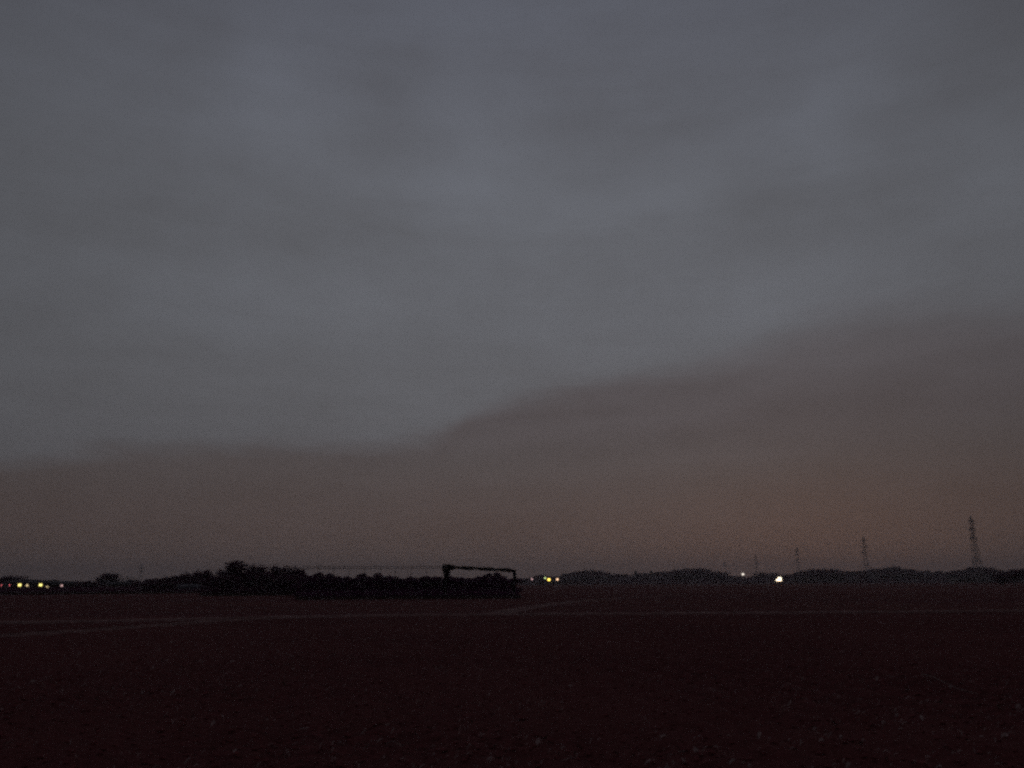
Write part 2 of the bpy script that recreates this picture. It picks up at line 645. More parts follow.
def blades(name, pts_fn, n, lo, hi, width, mat, label, cat, lean=0.5, seed=5, z0=0.0):
    rng = np.random.RandomState(seed)
    P = pts_fn(rng, n)
    n = len(P)
    h = rng.uniform(lo, hi, n)
    a = rng.uniform(0, 2 * math.pi, n)
    t = rng.uniform(0, 2 * math.pi, n)
    ln = rng.uniform(0.1, 1.0, n) * lean
    wx, wy = np.cos(a) * width, np.sin(a) * width
    tip = np.stack([P[:, 0] + np.cos(t) * h * ln, P[:, 1] + np.sin(t) * h * ln, P[:, 2] + h * np.sqrt(np.maximum(0.02, 1 - ln ** 2))], -1)
    b0 = np.stack([P[:, 0] - wx, P[:, 1] - wy, P[:, 2]], -1)
    b1 = np.stack([P[:, 0] + wx, P[:, 1] + wy, P[:, 2]], -1)
    V = np.stack([b0, b1, tip], 1).reshape(-1, 3)
    Fc = np.arange(3 * n).reshape(-1, 3)
    return tag(link(name, np_mesh(name, V, Fc, mat)), label, cat, None, 'stuff')


def along(pts, half, z):
    A = np.array([(p.x, p.y) for p in pts])

    def fn(rng, n):
        k = rng.randint(0, len(A) - 1, n)
        f = rng.rand(n, 1)
        q = A[k] * (1 - f) + A[k + 1] * f + rng.normal(0, half, (n, 2))
        return np.column_stack([q, np.full(n, z)])
    return fn


blades('dry_grass', along(bank, 0.5, 0.04), 14000, .03, .09, .006, STRAW, 'pale dry grass along the low bank across the field', 'grass', 0.8, 11)
blades('dry_grass', along(spur, 0.25, 0.035), 4000, .03, .08, .006, STRAW, 'thin dry grass on the curving bank at the left', 'grass', 0.8, 12)
blades('dry_grass', along(track, 0.35, 0.03), 5000, .03, .08, .008, STRAW, 'sparse dry grass on the faint diagonal track', 'grass', 0.8, 13)


def sector(rmin, rmax, amax, clump):
    def fn(rng, n):
        r = rmin * (rmax / rmin) ** rng.rand(n * 3)
        a = np.radians(rng.uniform(-amax, amax, n * 3))
        x, y = r * np.sin(a), r * np.cos(a)
        m = vnoise(x / 2.3, y / 3.5, 31) + 0.6 * vnoise(x / .8, y / .9, 32)
        keep = (m + rng.rand(n * 3) * clump) > 0.40 * clump + 0.05
        x, y = x[keep][:n], y[keep][:n]
        z = relief(x, y, np.hypot(x, y))
        return np.column_stack([x, y, z])
    return fn


# weeds / stubble on the fallow field
def fallow(rng, n):
    a = np.radians(rng.uniform(-44, 44, n))
    r = rng.uniform(46, 135, n)
    return np.column_stack([r * np.sin(a), r * np.cos(a), np.full(n, 0.01)])


blades('stubble', fallow, 60000, .03, .12, .012, TWIG, 'short brown stubble over the field behind the bank', 'stubble', 0.9, 14)

# soil clods in the near field
rng = np.random.RandomState(3)
P = sector(5.5, 42, 44, 3.0)(rng, 9000)
n = len(P)
octv = np.array([(1, 0, 0), (0, 1, 0), (-1, 0, 0), (0, -1, 0), (.7, .7, .55), (-.7, .7, .5), (-.7, -.7, .6), (.7, -.7, .45), (0, 0, 1), (0, 0, -1)], float)
octf = np.array([(0, 4, 8), (4, 1, 8), (1, 5, 8), (5, 2, 8), (2, 6, 8), (6, 3, 8), (3, 7, 8), (7, 0, 8),
                 (0, 9, 4), (4, 9, 1), (1, 9, 5), (5, 9, 2), (2, 9, 6), (6, 9, 3), (3, 9, 7), (7, 9, 0)])
s = 0.010 + 0.024 * rng.rand(n) ** 2.2 + (rng.rand(n) < .02) * 0.018
th = rng.uniform(0, 6.28, n)
loc = octv[None] * (1 + rng.uniform(-.3, .3, (n, 10, 3))) * s[:, None, None]
loc[:, :, 2] *= .7
c_, s_ = np.cos(th)[:, None], np.sin(th)[:, None]
V = np.empty_like(loc)
V[:, :, 0] = loc[:, :, 0] * c_ - loc[:, :, 1] * s_ + P[:, 0:1]
V[:, :, 1] = loc[:, :, 0] * s_ + loc[:, :, 1] * c_ + P[:, 1:2]
V[:, :, 2] = loc[:, :, 2] + P[:, 2:3] + s[:, None] * .25
Fc = (octf[None] + (np.arange(n) * 10)[:, None, None]).reshape(-1, 3)
tag(link('soil_clods', np_mesh('soil_clods', V.reshape(-1, 3), Fc, CLOD)), 'loose clods of dark reddish soil in the near field', 'soil', None, 'stuff')

# straw and leaf scraps lying on the soil: small curled strips
rng = np.random.RandomState(9)
P = sector(6, 38, 44, 1.1)(rng, 5200)
n = len(P)
th = rng.uniform(0, 6.28, n)
big = rng.rand(n) < .07
ln = np.where(big, rng.uniform(.035, .07, n), rng.uniform(.02, .06, n))
wd = np.where(big, rng.uniform(.018, .04, n), rng.uniform(.004, .012, n))
tl = rng.uniform(-.3, .9, n)
dx, dy = np.cos(th), np.sin(th)
VV = []
for (u, w, h) in ((-1, -1, 0), (-1, 1, .1), (0, -1, .45), (0, 1, .6), (1, -1, .3), (1, 1, .2)):
    VV.append(np.stack([P[:, 0] + dx * u * ln / 2 - dy * w * wd / 2, P[:, 1] + dy * u * ln / 2 + dx * w * wd / 2,
                        P[:, 2] + .012 + h * .03 + (u + 1) * ln / 2 * np.maximum(tl, 0) + w * wd * .35], -1))
V = np.stack(VV, 1).reshape(-1, 3)
Fc = (np.array([(0, 2, 3, 1), (2, 4, 5, 3)])[None] + (np.arange(n) * 6)[:, None, None]).reshape(-1, 4)
tag(link('straw_scraps', np_mesh('straw_scraps', V, Fc, SCRAP)), 'pale scraps of straw and dead leaves scattered on the dark soil', 'straw', None, 'stuff')


def reed(p0, p1, r, label):
    a, b = ground(*p0), ground(*p1)
    pts, rr = [], []
    for k in range(9):
        t = k / 8
        q = a.lerp(b, t)
        pts.append((q.x, q.y + .02 * math.sin(t * 5), .035 + .02 * math.sin(t * 7)))
        rr.append(r * (1 - .55 * t))
    m = MB()
    m.path(pts, rr, 6)
    root = empty('dry_reed', pts[0])
    o = m.build('stalk', REED, root)
    o.matrix_parent_inverse = Matrix.Translation(-Vector(pts[0]))
    lf = MB()
    q = Vector(pts[3])
    e = Vector(pts[5]) + Vector((0.02, -.10, .03))
    lf.add([q, q + Vector((0, 0, .012)), e, e + Vector((.02, -.05, -.02))], [(0, 1, 2), (0, 2, 3)])
    o = lf.build('leaf', STRAW, root)
    o.matrix_parent_inverse = Matrix.Translation(-Vector(pts[0]))
    tag(root, label, 'reed')


reed((386, 747.5), (408, 746.5), .006, 'thin pale reed stalk lying flat on the soil near the bottom of the picture')
reed((922, 676), (977, 697), .011, 'faint longer reed stalk lying slantwise on the dark soil at the right')


# ------------------------------------------------------------------ trees
def tree_meshes(kind, seed):
    """trunk+limbs and crown of a tree of unit height (1 m), crown width about 1 m (scaled per tree)"""
    rnd = random.Random(seed)
    rng = np.random.RandomState(seed)
    tr = MB()
    lobes = []
    if kind == 'round':
        base, leaf, mat = .16, .030, LEAF
        for _ in range(15):
            a, rr = rnd.uniform(0, 6.28), rnd.uniform(.05, .33)
            z = rnd.uniform(.30, .84)
            k = 1 - abs(z - .52) * 1.0
            lobes.append((math.cos(a) * rr * k, math.sin(a) * rr * k, z, rnd.uniform(.12, .20), rnd.uniform(.09, .15)))
        lobes += [(0, 0, .60, .34, .30), (.05, 0, .5, .36, .26)]
        n = 4200
    elif kind == 'spread':
        base, leaf, mat = .10, .034, LEAF
        for _ in range(17):
            a, rr = rnd.uniform(0, 6.28), rnd.uniform(.05, .40)
            z = rnd.uniform(.25, .85) * (1 - rr * .55)
            lobes.append((math.cos(a) * rr, math.sin(a) * rr, z, rnd.uniform(.12, .19), rnd.uniform(.09, .15)))
        lobes += [(0, 0, .48, .36, .32), (0, 0, .35, .38, .26)]
        n = 4600
    elif kind == 'orchard':
        base, leaf, mat = .12, .032, LEAF2
        for _ in range(20):
            a, rr = rnd.uniform(0, 6.28), rnd.uniform(.03, .42)
            z = rnd.uniform(.12, .90 - rr * .25)
            lobes.append((math.cos(a) * rr, math.sin(a) * rr, z, rnd.uniform(.11, .17), rnd.uniform(.07, .13)))
        n = 4600
    elif kind == 'conifer':
        base, leaf, mat = .10, .032, LEAF3
        for k in range(16):
            z = .12 + .80 * k / 15
            rr = .34 * (1 - z) ** .8
            for q in range(3):
                a = rnd.uniform(0, 6.28)
                lobes.append((math.cos(a) * rr, math.sin(a) * rr, z, .05 + .16 * (1 - z), .06))
        n = 2800
    else:  # bare winter tree
        base, leaf, mat = .2, .020, TWIG
        for _ in range(22):
            a, rr = rnd.uniform(0, 6.28), rnd.uniform(.1, .42)
            z = rnd.uniform(.4, .95) * (1 - rr * .25)
            lobes.append((math.cos(a) * rr, math.sin(a) * rr, z, .10, .09))
        n = 1500
    zt = .88 if kind == 'conifer' else .62
    tr.path([(0, 0, -.02), (.006, 0, base), (-.008, .006, zt * .6), (0, 0, zt)], [.040, .028, .020, .008], 7)
    for k, lo in enumerate(lobes[:14]):
        z0 = base + (zt - base) * rnd.uniform(.1, .9)
        tr.path([(0, 0, z0), (lo[0] * .5, lo[1] * .5, (z0 + lo[2]) / 2 + .02), (lo[0] * .95, lo[1] * .95, lo[2])], [.012, .008, .003], 5)
    Lb = np.array(lobes)
    w = Lb[:, 3] ** 2 * Lb[:, 4]
    idx = rng.choice(len(Lb), n, p=w / w.sum())
    d = rng.normal(0, 1, (n, 3))
    d /= np.linalg.norm(d, axis=1)[:, None]
    rr = rng.rand(n) ** .4 * (1 + .12 * rng.randn(n))
    C = Lb[idx, :3] + d * rr[:, None] * np.stack([Lb[idx, 3], Lb[idx, 3], Lb[idx, 4]], -1)
    u = rng.normal(0, 1, (n, 3))
    u /= np.linalg.norm(u, axis=1)[:, None]
    v = np.cross(u, rng.normal(0, 1, (n, 3)))
    v /= np.linalg.norm(v, axis=1)[:, None]
    sz = leaf * rng.uniform(.5, 1.25, (n, 1))
    V = np.stack([C - u * sz * .9, C - v * sz * .5, C + u * sz * .9, C + v * sz * .5], 1).reshape(-1, 3)
    V[:, 2] = np.maximum(V[:, 2], .01)
    V[:, 2] /= V[:, 2].max()
    ext = np.percentile(np.abs(V[:, :2]), 98)
    V[:, :2] *= .5 / ext
    crown = np_mesh(kind + '_crown', V, np.arange(4 * n).reshape(-1, 4), mat)
    return tr.mesh(kind + '_trunk', BARK, True), crown


ORD = 'first second third fourth fifth sixth seventh eighth ninth tenth eleventh twelfth'.split()
COUNT = {}


def nth(key):
    COUNT[key] = COUNT.get(key, -1) + 1
    return ORD[COUNT[key]]


NAMES = {'round': 'broadleaf_tree', 'spread': 'spreading_tree', 'orchard': 'orchard_tree', 'conifer': 'conifer_tree', 'bare': 'bare_tree'}
PROTO = {k: [tree_meshes(k, 10 * i + sd) for sd in range(3)] for i, k in enumerate(NAMES)}
tree_rnd = random.Random(77)


def tree(px, top, dist, wpx, kind, label, group=None):
    trunk, crown = tree_rnd.choice(PROTO[kind])
    p = spot(px, dist)
    h = height_at(px, top, dist)
    w = width_at(wpx, dist, px)
    root = empty(NAMES[kind], p, tree_rnd.uniform(0, 6.28))
    for nm, me in (('trunk', trunk), ('crown', crown)):
        o = link(nm, me, root)
        o.scale = (w, w, h)
    return tag(root, label, 'tree', group)


# dark clump left of the orchard
G = 'dark trees of the tall clump left of the orchard'
tree(236, 559.8, 140, 24, 'round', 'tallest round-topped dark tree of the clump left of the orchard', G)
tree(257, 562.6, 141, 23, 'round', 'dark tree with a small pointed top just right of the tallest tree in the clump', G)
tree(281, 563.6, 139, 25, 'round', 'broad dark tree second from the right end of the clump left of the orchard', G)
tree(295, 564.8, 138, 20, 'round', 'square-topped dark tree closing the right end of the clump', G)
tree(222, 567.8, 143, 17, 'round', 'lower dark tree at the left foot of the tallest tree of the clump', G)
for px, top, w in ((212, 575, 17), (229, 573, 22), (247, 569.8, 18), (269, 570, 20), (288, 573, 24)):
    tree(px, top, 134 + tree_rnd.uniform(-3, 3), w, 'spread', nth('c') + ' bushy dark tree from the left filling the foot of the tall clump', G)

# ramp of hedge trees rising to the clump
G = 'hedge trees rising towards the tall clump'
tree(206, 568.5, 186, 17, 'spread', 'highest hedge tree at the right end of the rising row beside the clump', G)
for px, top, w in ((148, 578.2, 15), (157, 577, 15), (166, 575.6, 15), (176, 574.6, 16), (186, 572.6, 17), (196, 570.6, 18)):
    tree(px, top, 188 + tree_rnd.uniform(-4, 4), w, 'spread', nth('r') + ' hedge tree from the left in the row rising towards the clump', G)
for px in range(146, 216, 11):
    tree(px, 580.5 - max(0, px - 170) * .1, 182, 17, 'spread', nth('b') + ' low bush from the left along the foot of the rising hedge', 'bushes under the rising hedge')

# left side
tree(108, 572.6, 270, 21, 'round', 'lone round tree standing above the low hedge on the left', None)
tree(126, 575.6, 480, 11, 'bare', 'faint thin tree far behind, just right of the lone round tree', None)
tree(134, 579, 470, 12, 'spread', 'faint low tree far behind, between the thin tree and the distant mast', None)
G = 'trees behind the lit farm buildings'
tree(9, 574.4, 275, 27, 'spread', 'broad dark tree above the parked van at the left edge', G)
tree(-14, 577, 276, 24, 'round', 'tree cut by the left edge behind the parked van', G)
tree(27, 578.6, 280, 18, 'spread', 'low tree behind the house with two yellow windows', G)
tree(40, 579.8, 280, 14, 'spread', 'small tree between the two lit houses', G)
tree(54, 579.0, 268, 17, 'round', 'rounded bush tree behind the right lit house', G)
for px, top in ((66, 581), (76, 580.2), (86, 580), (95, 581.6), (118, 582), (127, 582.4), (138, 582)):
    tree(px, top, 272 + tree_rnd.uniform(-6, 6), 15, 'spread', nth('l') + ' low hedge tree from the left between the lit houses and rising hedge', 'low hedge trees on the left')
for px, top in ((-35, 578), (-55, 576), (-78, 579)):
    tree(px, top, 280, 26, 'spread', nth('le') + ' tree outwards beyond the left edge of the picture', 'trees beyond the left edge')

# orchard
G = 'pruned orchard trees under the net frame'
tree(310, 571.6, 112, 24, 'orchard', 'taller orchard tree next to the right end of the tall clump', G)
tree(331, 572.6, 113, 20, 'orchard', 'orchard tree with a thin bump of branches left of the gap', G)
tree(371, 571.8, 110, 26, 'orchard', 'orchard tree with a rounded top in the middle of the net frame', G)
tree(492, 571.4, 108, 20, 'orchard', 'rounded orchard tree under the right half of the black net bundle', G)
for row, (dist, off) in enumerate(((98, 0), (105, 9), (113, 3))):
    for k in range(11):
        px = 306 + off + k * 19.6
        top = 576.4 + tree_rnd.uniform(-1.3, 1.2) - row * .3
        if px < 518:
            lab = nth(row) + ' dense low orchard tree from the left in the ' + ('front row', 'middle row', 'rear row')[row]
            tree(px, top, dist, 25, 'orchard', lab, ('front', 'middle', 'rear')[row] + ' row of orchard trees')

# far line of woods on the right
woods = [
    ('low dark trees behind the cluster of small coloured lamps', 'low row behind the coloured lamps', 560,
     [(524, 578.4), (533, 577), (543, 574.4), (552, 574.8), (560, 575.4)], 13),
    ('rounded hump of far trees just right of the coloured lamps', 'rounded far hump right of the coloured lamps', 600,
     [(567, 572.8), (576, 570.6), (585, 569), (595, 568.8), (603, 570.6), (610, 573.2)], 15),
    ('uneven low far trees left of the long wooded hump', 'uneven low row left of the long hump', 620,
     [(618, 574.4), (626, 573), (644, 572.6), (660, 571.2)], 14),
    ('long wooded hump left of the small white street lamp', 'long wooded hump left of the white lamp', 610,
     [(667, 569.8), (676, 568), (686, 567.4), (696, 567.2), (706, 567.8), (715, 569.4), (722, 571.6)], 15),
    ('low row around the small white lamp', 'low trees around the small white street lamp', 640,
     [(730, 575.4), (738, 574.8), (748, 576), (756, 574.6)], 13),
    ('little rise of far trees between the two white lamps', 'little rise between the two white lamps', 620,
     [(763, 571.8), (771, 571.6), (780, 574.4)], 14),
    ('flat-topped far wood right of the bright floodlight', 'flat-topped wood right of the floodlight', 590,
     [(790, 573.2), (798, 571), (806, 569.4), (815, 568.2), (825, 567.8), (835, 568.4), (844, 570.6), (850, 572.6)], 15),
    ('far wood at the foot of the second largest pylon', 'wood below the second largest pylon', 600,
     [(858, 570.2), (866, 568.4), (875, 566.8), (885, 566.4), (895, 566.4), (904, 567), (912, 568.6)], 15),
    ('lower far row left of the pale shed', 'lower far row left of the pale shed', 620,
     [(920, 569.8), (930, 570), (940, 570.4), (949, 570.2)], 14),
    ('far wood under the largest pylon', 'far wood under the largest pylon', 570,
     [(958, 569), (967, 567.4), (976, 566.6), (985, 566.4), (994, 568.6)], 15),
    ('', 'last far wood at the right edge', 600,
     [(1004, 570), (1014, 569.4), (1025, 569), (1038, 568), (1052, 569.6), (1070, 570)], 15),
]
for lab, grp, dist, tops, w in woods:
    for px, top in tops:
        tree(px, top + tree_rnd.uniform(-.9, .9), dist * 1.45 + tree_rnd.uniform(-24, 24), w * tree_rnd.uniform(.95, 1.25), tree_rnd.choice(('round', 'spread', 'spread')),
             nth(grp) + ' tree from left in the ' + grp, grp)
        tree(px + 5, top + 3.0 + tree_rnd.uniform(-.6, .6), dist * 1.45 - 42, w * 1.1, 'spread', nth(grp + 'b') + ' bush along the foot of the ' + grp, 'bushes at the foot of the ' + grp)
tree(636, 569.6, 950, 9, 'conifer', 'slim pointed conifer left of the long wooded hump', None)
tree(652, 570.2, 950, 11, 'conifer', 'second stubbier conifer close against the long wooded hump', None)
tree(1002, 573, 330, 13, 'spread', 'low nearer tree left of the dark trees at the right edge', 'nearer trees at the right edge')
tree(1014, 568.8, 320, 18, 'round', 'nearer dark tree beside the right edge of the picture', 'nearer trees at the right edge')
tree(1030, 567.6, 322, 22, 'round', 'nearer dark tree cut by the right edge of the picture', 'nearer trees at the right edge')
for px, top in ((1055, 569), (1078, 567), (1100, 570)):
    tree(px, top, 330, 24, 'spread', nth('re') + ' tree outwards beyond the right edge of the picture', 'trees beyond the right edge')


# weeds that close the foot of the hedges and woods
def strip(px0, px1, d0, d1):
    def fn(rng, n):
        px = rng.uniform(px0, px1, n)
        d = rng.uniform(d0, d1, n)
        a = np.arctan((px - 512) / (F * 1.03))
        return np.column_stack([d * np.sin(a), d * np.cos(a), np.zeros(n)])
    return fn


blades('undergrowth', strip(300, 516, 92, 118), 26000, .3, 1.3, .06, LEAF2, 'dark weeds and shoots under the orchard trees', 'undergrowth', .7, 21)
blades('undergrowth', strip(205, 302, 130, 145), 12000, .4, 1.6, .10, LEAF, 'dark undergrowth at the foot of the tall clump', 'undergrowth', .7, 22)
blades('undergrowth', strip(-90, 215, 176, 290), 22000, .4, 1.4, .16, LEAF, 'dark undergrowth along the hedges on the left', 'undergrowth', .7, 23)
blades('undergrowth', strip(516, 1120, 800, 1010), 36000, 1.5, 7, .8, LEAF, 'dark undergrowth along the foot of the distant woods', 'undergrowth', .7, 24)

blades('weeds', strip(296, 520, 86, 96), 9000, .06, .5, .03, TWIG, 'ragged brown weeds along the front edge of the orchard', 'weeds', .8, 31)
blades('weeds', strip(200, 305, 122, 134), 5000, .1, .6, .04, TWIG, 'ragged brown weeds in front of the tall clump', 'weeds', .8, 32)
blades('weeds', strip(-90, 215, 160, 180), 9000, .1, .6, .05, TWIG, 'ragged brown weeds in front of the hedges on the left', 'weeds', .8, 33)

# ------------------------------------------------------------------ orchard net frame
y0, y1 = 93.0, 117.0
nroot_p = spot(400, 93)
frame = empty('pipe_trellis', (nroot_p.x, nroot_p.y, 0))
inv = Matrix.Translation(-Vector((nroot_p.x, nroot_p.y, 0)))
H = 3.45
cols = list(np.linspace(302, 442, 10))
for dist in (96, 108):
    for px in cols:
        p = spot(px, dist)
        m = MB()
        m.tube((p.x, p.y, 0), (p.x, p.y, H), .028, .024, 6)
        o = m.build('post', RUSTPIPE, frame)
        o.matrix_parent_inverse = inv
for dist in (96, 108):
    a, b = spot(cols[0], dist), spot(cols[-1] + 3, dist)
    m = MB()
    m.tube((a.x, a.y, H + .03), (b.x, b.y, H + .03), .026, n=6)
    o = m.build('rail', RUSTPIPE, frame)
    o.matrix_parent_inverse = inv
for px in cols:
    a, b = spot(px, 96), spot(px, 108)
    m = MB()
    m.tube((a.x, a.y, H + .10), (b.x, b.y, H + .10), .012, n=5)
    o = m.build('cross_wire', RUSTPIPE, frame)
    o.matrix_parent_inverse = inv
tag(frame, 'long thin pipe frame for netting above the orchard, left of the black net bundle', 'frame')

# gantry with net bundled along its beam
gd = 91.0
A, B = spot(446, gd), spot(514.3, gd)
g = empty('netting_gantry', (A.x, A.y, 0))
gi = Matrix.Translation(-Vector((A.x, A.y, 0)))
zA, zB = height_at(446, 567.4, gd), height_at(514, 571.2, gd)


def gpart(m, name, mat, parent=None):
    o = m.build(name, mat, g, True)
    o.matrix_parent_inverse = gi
    return o


m = MB(); m.tube((A.x, A.y, 0), (A.x, A.y, zA), .06, n=8); gpart(m, 'post', RUSTPIPE)
m = MB(); m.tube((B.x, B.y, 0), (B.x, B.y, zB), .06, n=8); gpart(m, 'post', RUSTPIPE)
m = MB(); m.tube((A.x, A.y, zA), (B.x, B.y, zB), .05, n=8); gpart(m, 'beam', RUSTPIPE)
rnd = random.Random(4)
m = MB()
pts, rr = [], []
for k in range(61):
    t = k / 60
    p = A.lerp(B, t * 1.07 - .055)
    sag = -.30 * math.sin(max(0, (t - .60) / .40) * math.pi) * .0
    z = zA + (zB - zA) * t + (.03 + .05 * math.sin(t * math.pi)) + .02 * math.sin(t * 31) + rnd.uniform(-.025, .025)
    pts.append((p.x, p.y + rnd.uniform(-.03, .03), z))
    rr.append(.18 + .04 * math.sin(t * 23) + rnd.uniform(-.015, .02) + (.10 if t < .16 else 0))
m.path(pts, rr, 8)
gpart(m, 'rolled_net', NET)
m = MB()
pts, rr = [], []
for k in range(14):
    t = k / 13
    pts.append((A.x + .06 * math.sin(t * 5) + .02, A.y - .02, zA + .04 - t * (zA - .6)))
    rr.append(.34 * (1 - t) ** .8 + .10 + rnd.uniform(-.02, .02) if t < .55 else .20 - .12 * (t - .55))
m.path(pts, rr, 9)
gpart(m, 'hanging_net', NET)
m = MB()
pts, rr = [], []
for k in range(12):
    t = k / 11
    pts.append((B.x + .04 * math.sin(t * 6), B.y - .02, zB + .12 - t * (zB - .5)))
    rr.append(.17 + .03 * math.sin(t * 9) + rnd.uniform(-.02, .02))
m.path(pts, rr, 8)
gpart(m, 'hanging_net', NET)
tag(g, 'black bundle of netting rolled along a beam between two posts over the orchard', 'net frame')


# ------------------------------------------------------------------ low buildings
def house(px, dist, w, dep, hw, hr, wall, label, windows, cat='house', rz=0.0, door=True):
    p = spot(px, dist)
    a = math.atan2(p.x, p.y)
    root = empty('farmhouse' if cat == 'house' else 'shed', p, -a + rz)
    m = MB()
    m.box(-w / 2, w / 2, 0, dep, 0, hw)
    m.add([(-w / 2, 0, hw), (-w / 2, dep, hw), (-w / 2, dep / 2, hw + hr - .1), (w / 2, 0, hw), (w / 2, dep, hw), (w / 2, dep / 2, hw + hr - .1)],
          [(0, 2, 1), (3, 4, 5)])
    m.build('wall', wall, root)
    m = MB()
    o_ = .45
    zr = hw + hr
    ze = hw - .08
    for s in (-1, 1):
        yo = -o_ if s < 0 else dep + o_
        m.add([(-w / 2 - o_, yo, ze), (w / 2 + o_, yo, ze), (w / 2 + o_, dep / 2, zr), (-w / 2 - o_, dep / 2, zr),
               (-w / 2 - o_, yo, ze + .14), (w / 2 + o_, yo, ze + .14), (w / 2 + o_, dep / 2, zr + .14), (-w / 2 - o_, dep / 2, zr + .14)],
              [(0, 1, 2, 3), (4, 7, 6, 5), (0, 4, 5, 1), (0, 3, 7, 4), (1, 5, 6, 2)])
    m.build('roof', TILE, root)
    for (wx, wz, ww, wh, mt) in windows:
        m = MB()
        t = .07
        m.box(wx - ww / 2 - t, wx + ww / 2 + t, -.06, .05, wz + wh / 2, wz + wh / 2 + t)
        m.box(wx - ww / 2 - t, wx + ww / 2 + t, -.06, .05, wz - wh / 2 - t, wz - wh / 2)
        m.box(wx - ww / 2 - t, wx - ww / 2, -.06, .05, wz - wh / 2, wz + wh / 2)
        m.box(wx + ww / 2, wx + ww / 2 + t, -.06, .05, wz - wh / 2, wz + wh / 2)
        m.box(wx - .025, wx + .025, -.055, -.03, wz - wh / 2, wz + wh / 2)
        fr = m.build('window', FRAME, root)
        m = MB()
        m.box(wx - ww / 2, wx + ww / 2, -.028, -.004, wz - wh / 2, wz + wh / 2)
        m.build('pane', mt, fr)
    if door:
        dx = w / 2 - .9
        m = MB()
        m.box(dx - .45, dx + .45, -.05, .02, 0, 1.95)
        d = m.build('door', DARKWALL, root)
        m = MB()
        m.ball((dx - .36, -.09, 1.0), .035, .035, .035, 8, 5)
        m.build('handle', STEEL, d)
    return tag(root, label, cat)


def wx(px, cpx, dist):
    return (px - cpx) * dist / 845 * .82


house(24, 250, 5.6, 5, 2.15, .7, DARKWALL, 'low dark house with a big and a small yellow window, nearest the van',
      [(wx(20, 24, 250), 1.62, .64, .60, WIN_Y), (wx(27, 24, 250), 1.52, .52, .52, WIN_D)])
house(44.5, 252, 4.8, 5, 2.1, .6, DARKWALL, 'low dark house whose bright yellow window has a lower dim one beside it',
      [(wx(40.8, 44.5, 252), 1.62, .64, .60, WIN_Y), (wx(47.2, 44.5, 252), 1.05, .55, .5, WIN_D)])
house(64, 256, 3.8, 4, 1.95, .5, DARKWALL, 'small dark hut with one faint pinkish lit window',
      [(wx(62, 64, 256), 1.42, .55, .5, WIN_P)])
house(953, 545, 4.4, 6, 3.6, 1.2, PLASTER, 'small pale-walled shed among the far trees left of the largest pylon', [(0, 2.0, 1.0, .8, GLASSM)], 'shed')
house(118, 246, 5.5, 4, 1.7, .6, PLASTER, 'low pale shed under the lone round tree', [(-.8, 1.0, .8, .5, GLASSM)], 'shed')


# greenhouse at the foot of the rising hedge
def greenhouse(px, dist, w, dep, h):
    p = spot(px, dist)
    root = empty('greenhouse', p, -math.atan2(p.x, p.y))
    n = 12
    prof = [(-dep / 2 * math.cos(math.pi * k / n), (h - .7) * math.sin(math.pi * k / n) + .7) for k in range(n + 1)]
    prof = [(-dep / 2, 0)] + prof + [(dep / 2, 0)]
    m = MB()
    vs = [(-w / 2, y, z) for y, z in prof] + [(w / 2, y, z) for y, z in prof]
    k = len(prof)
    m.add(vs, [(i, i + 1, k + i + 1, k + i) for i in range(k - 1)] + [tuple(range(k)), tuple(range(2 * k - 1, k - 1, -1))])
    m.build('film', VINYL, root)
    for j in range(6):
        x = -w / 2 + w * j / 5
        m = MB()
        m.path([(x, y * 1.01, z * 1.01) for y, z in prof], .035, 5)
        m.build('hoop', STEEL, root)
    m = MB()
    m.box(-w / 2 - .05, -w / 2 - .005, -.5, .5, 0, 1.8)
    m.build('door', FRAME, root)
    return tag(root, 'low pale greenhouse tunnel at the foot of the rising hedge', 'greenhouse')


greenhouse(190, 178, 4.6, 3.2, 1.65)


blades('undergrowth', strip(165, 212, 168, 175), 1500, .3, 1.0, .10, LEAF, 'dark weeds in front of the greenhouse tunnel', 'undergrowth', .7, 25)


# parked van seen from behind, tail lamps on
def van(px, dist):
    p = spot(px, dist)
    root = empty('parked_van', p, -math.atan2(p.x, p.y))
    w, l, h = 1.48, 3.3, 1.85
    m = MB()
    prof = [(0, .30), (0, 1.1), (.12, h - .08), (.22, h), (2.55, h), (2.9, 1.25), (3.25, 1.05), (l, .7), (l, .30)]
    vs = [(-w / 2, y, z) for y, z in prof] + [(w / 2, y, z) for y, z in prof]
    k = len(prof)
    m.add(vs, [(i, i + 1, k + i + 1, k + i) for i in range(k)[:-1]] + [(k - 1, 0, k, 2 * k - 1), tuple(range(k - 1, -1, -1)), tuple(range(k, 2 * k))])
    m.build('body', PAINT, root)
    m = MB()
    m.add([(-.5, .005, 1.14), (.5, .005, 1.14), (.48, .09, h - .2), (-.48, .09, h - .2)], [(0, 1, 2, 3)])
    m.add([(-.5, -.02, 1.14), (.5, -.02, 1.14), (.48, .065, h - .2), (-.48, .065, h - .2)], [(0, 1, 2, 3)])
    m.build('rear_window', GLASSM, root)
    m = MB(); m.box(-w / 2, w / 2, -.09, -.003, .32, .52); m.build('bumper', RUBBER, root)
    for s in (-1, 1):
        m = MB(); m.box(s * (w / 2 - .09) - .08, s * (w / 2 - .09) + .08, -.06, .06, 1.22, 1.56)
        m.build('tail_lamp', TAIL, root)
        for y in (.6, 2.65):
            m = MB(); m.tube((s * (w / 2 - .17), y, .28), (s * (w / 2 + .01), y, .28), .28, n=16)
            t = m.build('wheel', RUBBER, root)
            m = MB(); m.tube((s * (w / 2 + .012), y, .28), (s * (w / 2 + .025), y, .28), .16, n=12)
            m.build('rim', STEEL, t)
    return tag(root, 'small van seen from behind with two dim red tail lamps at the left edge', 'van')


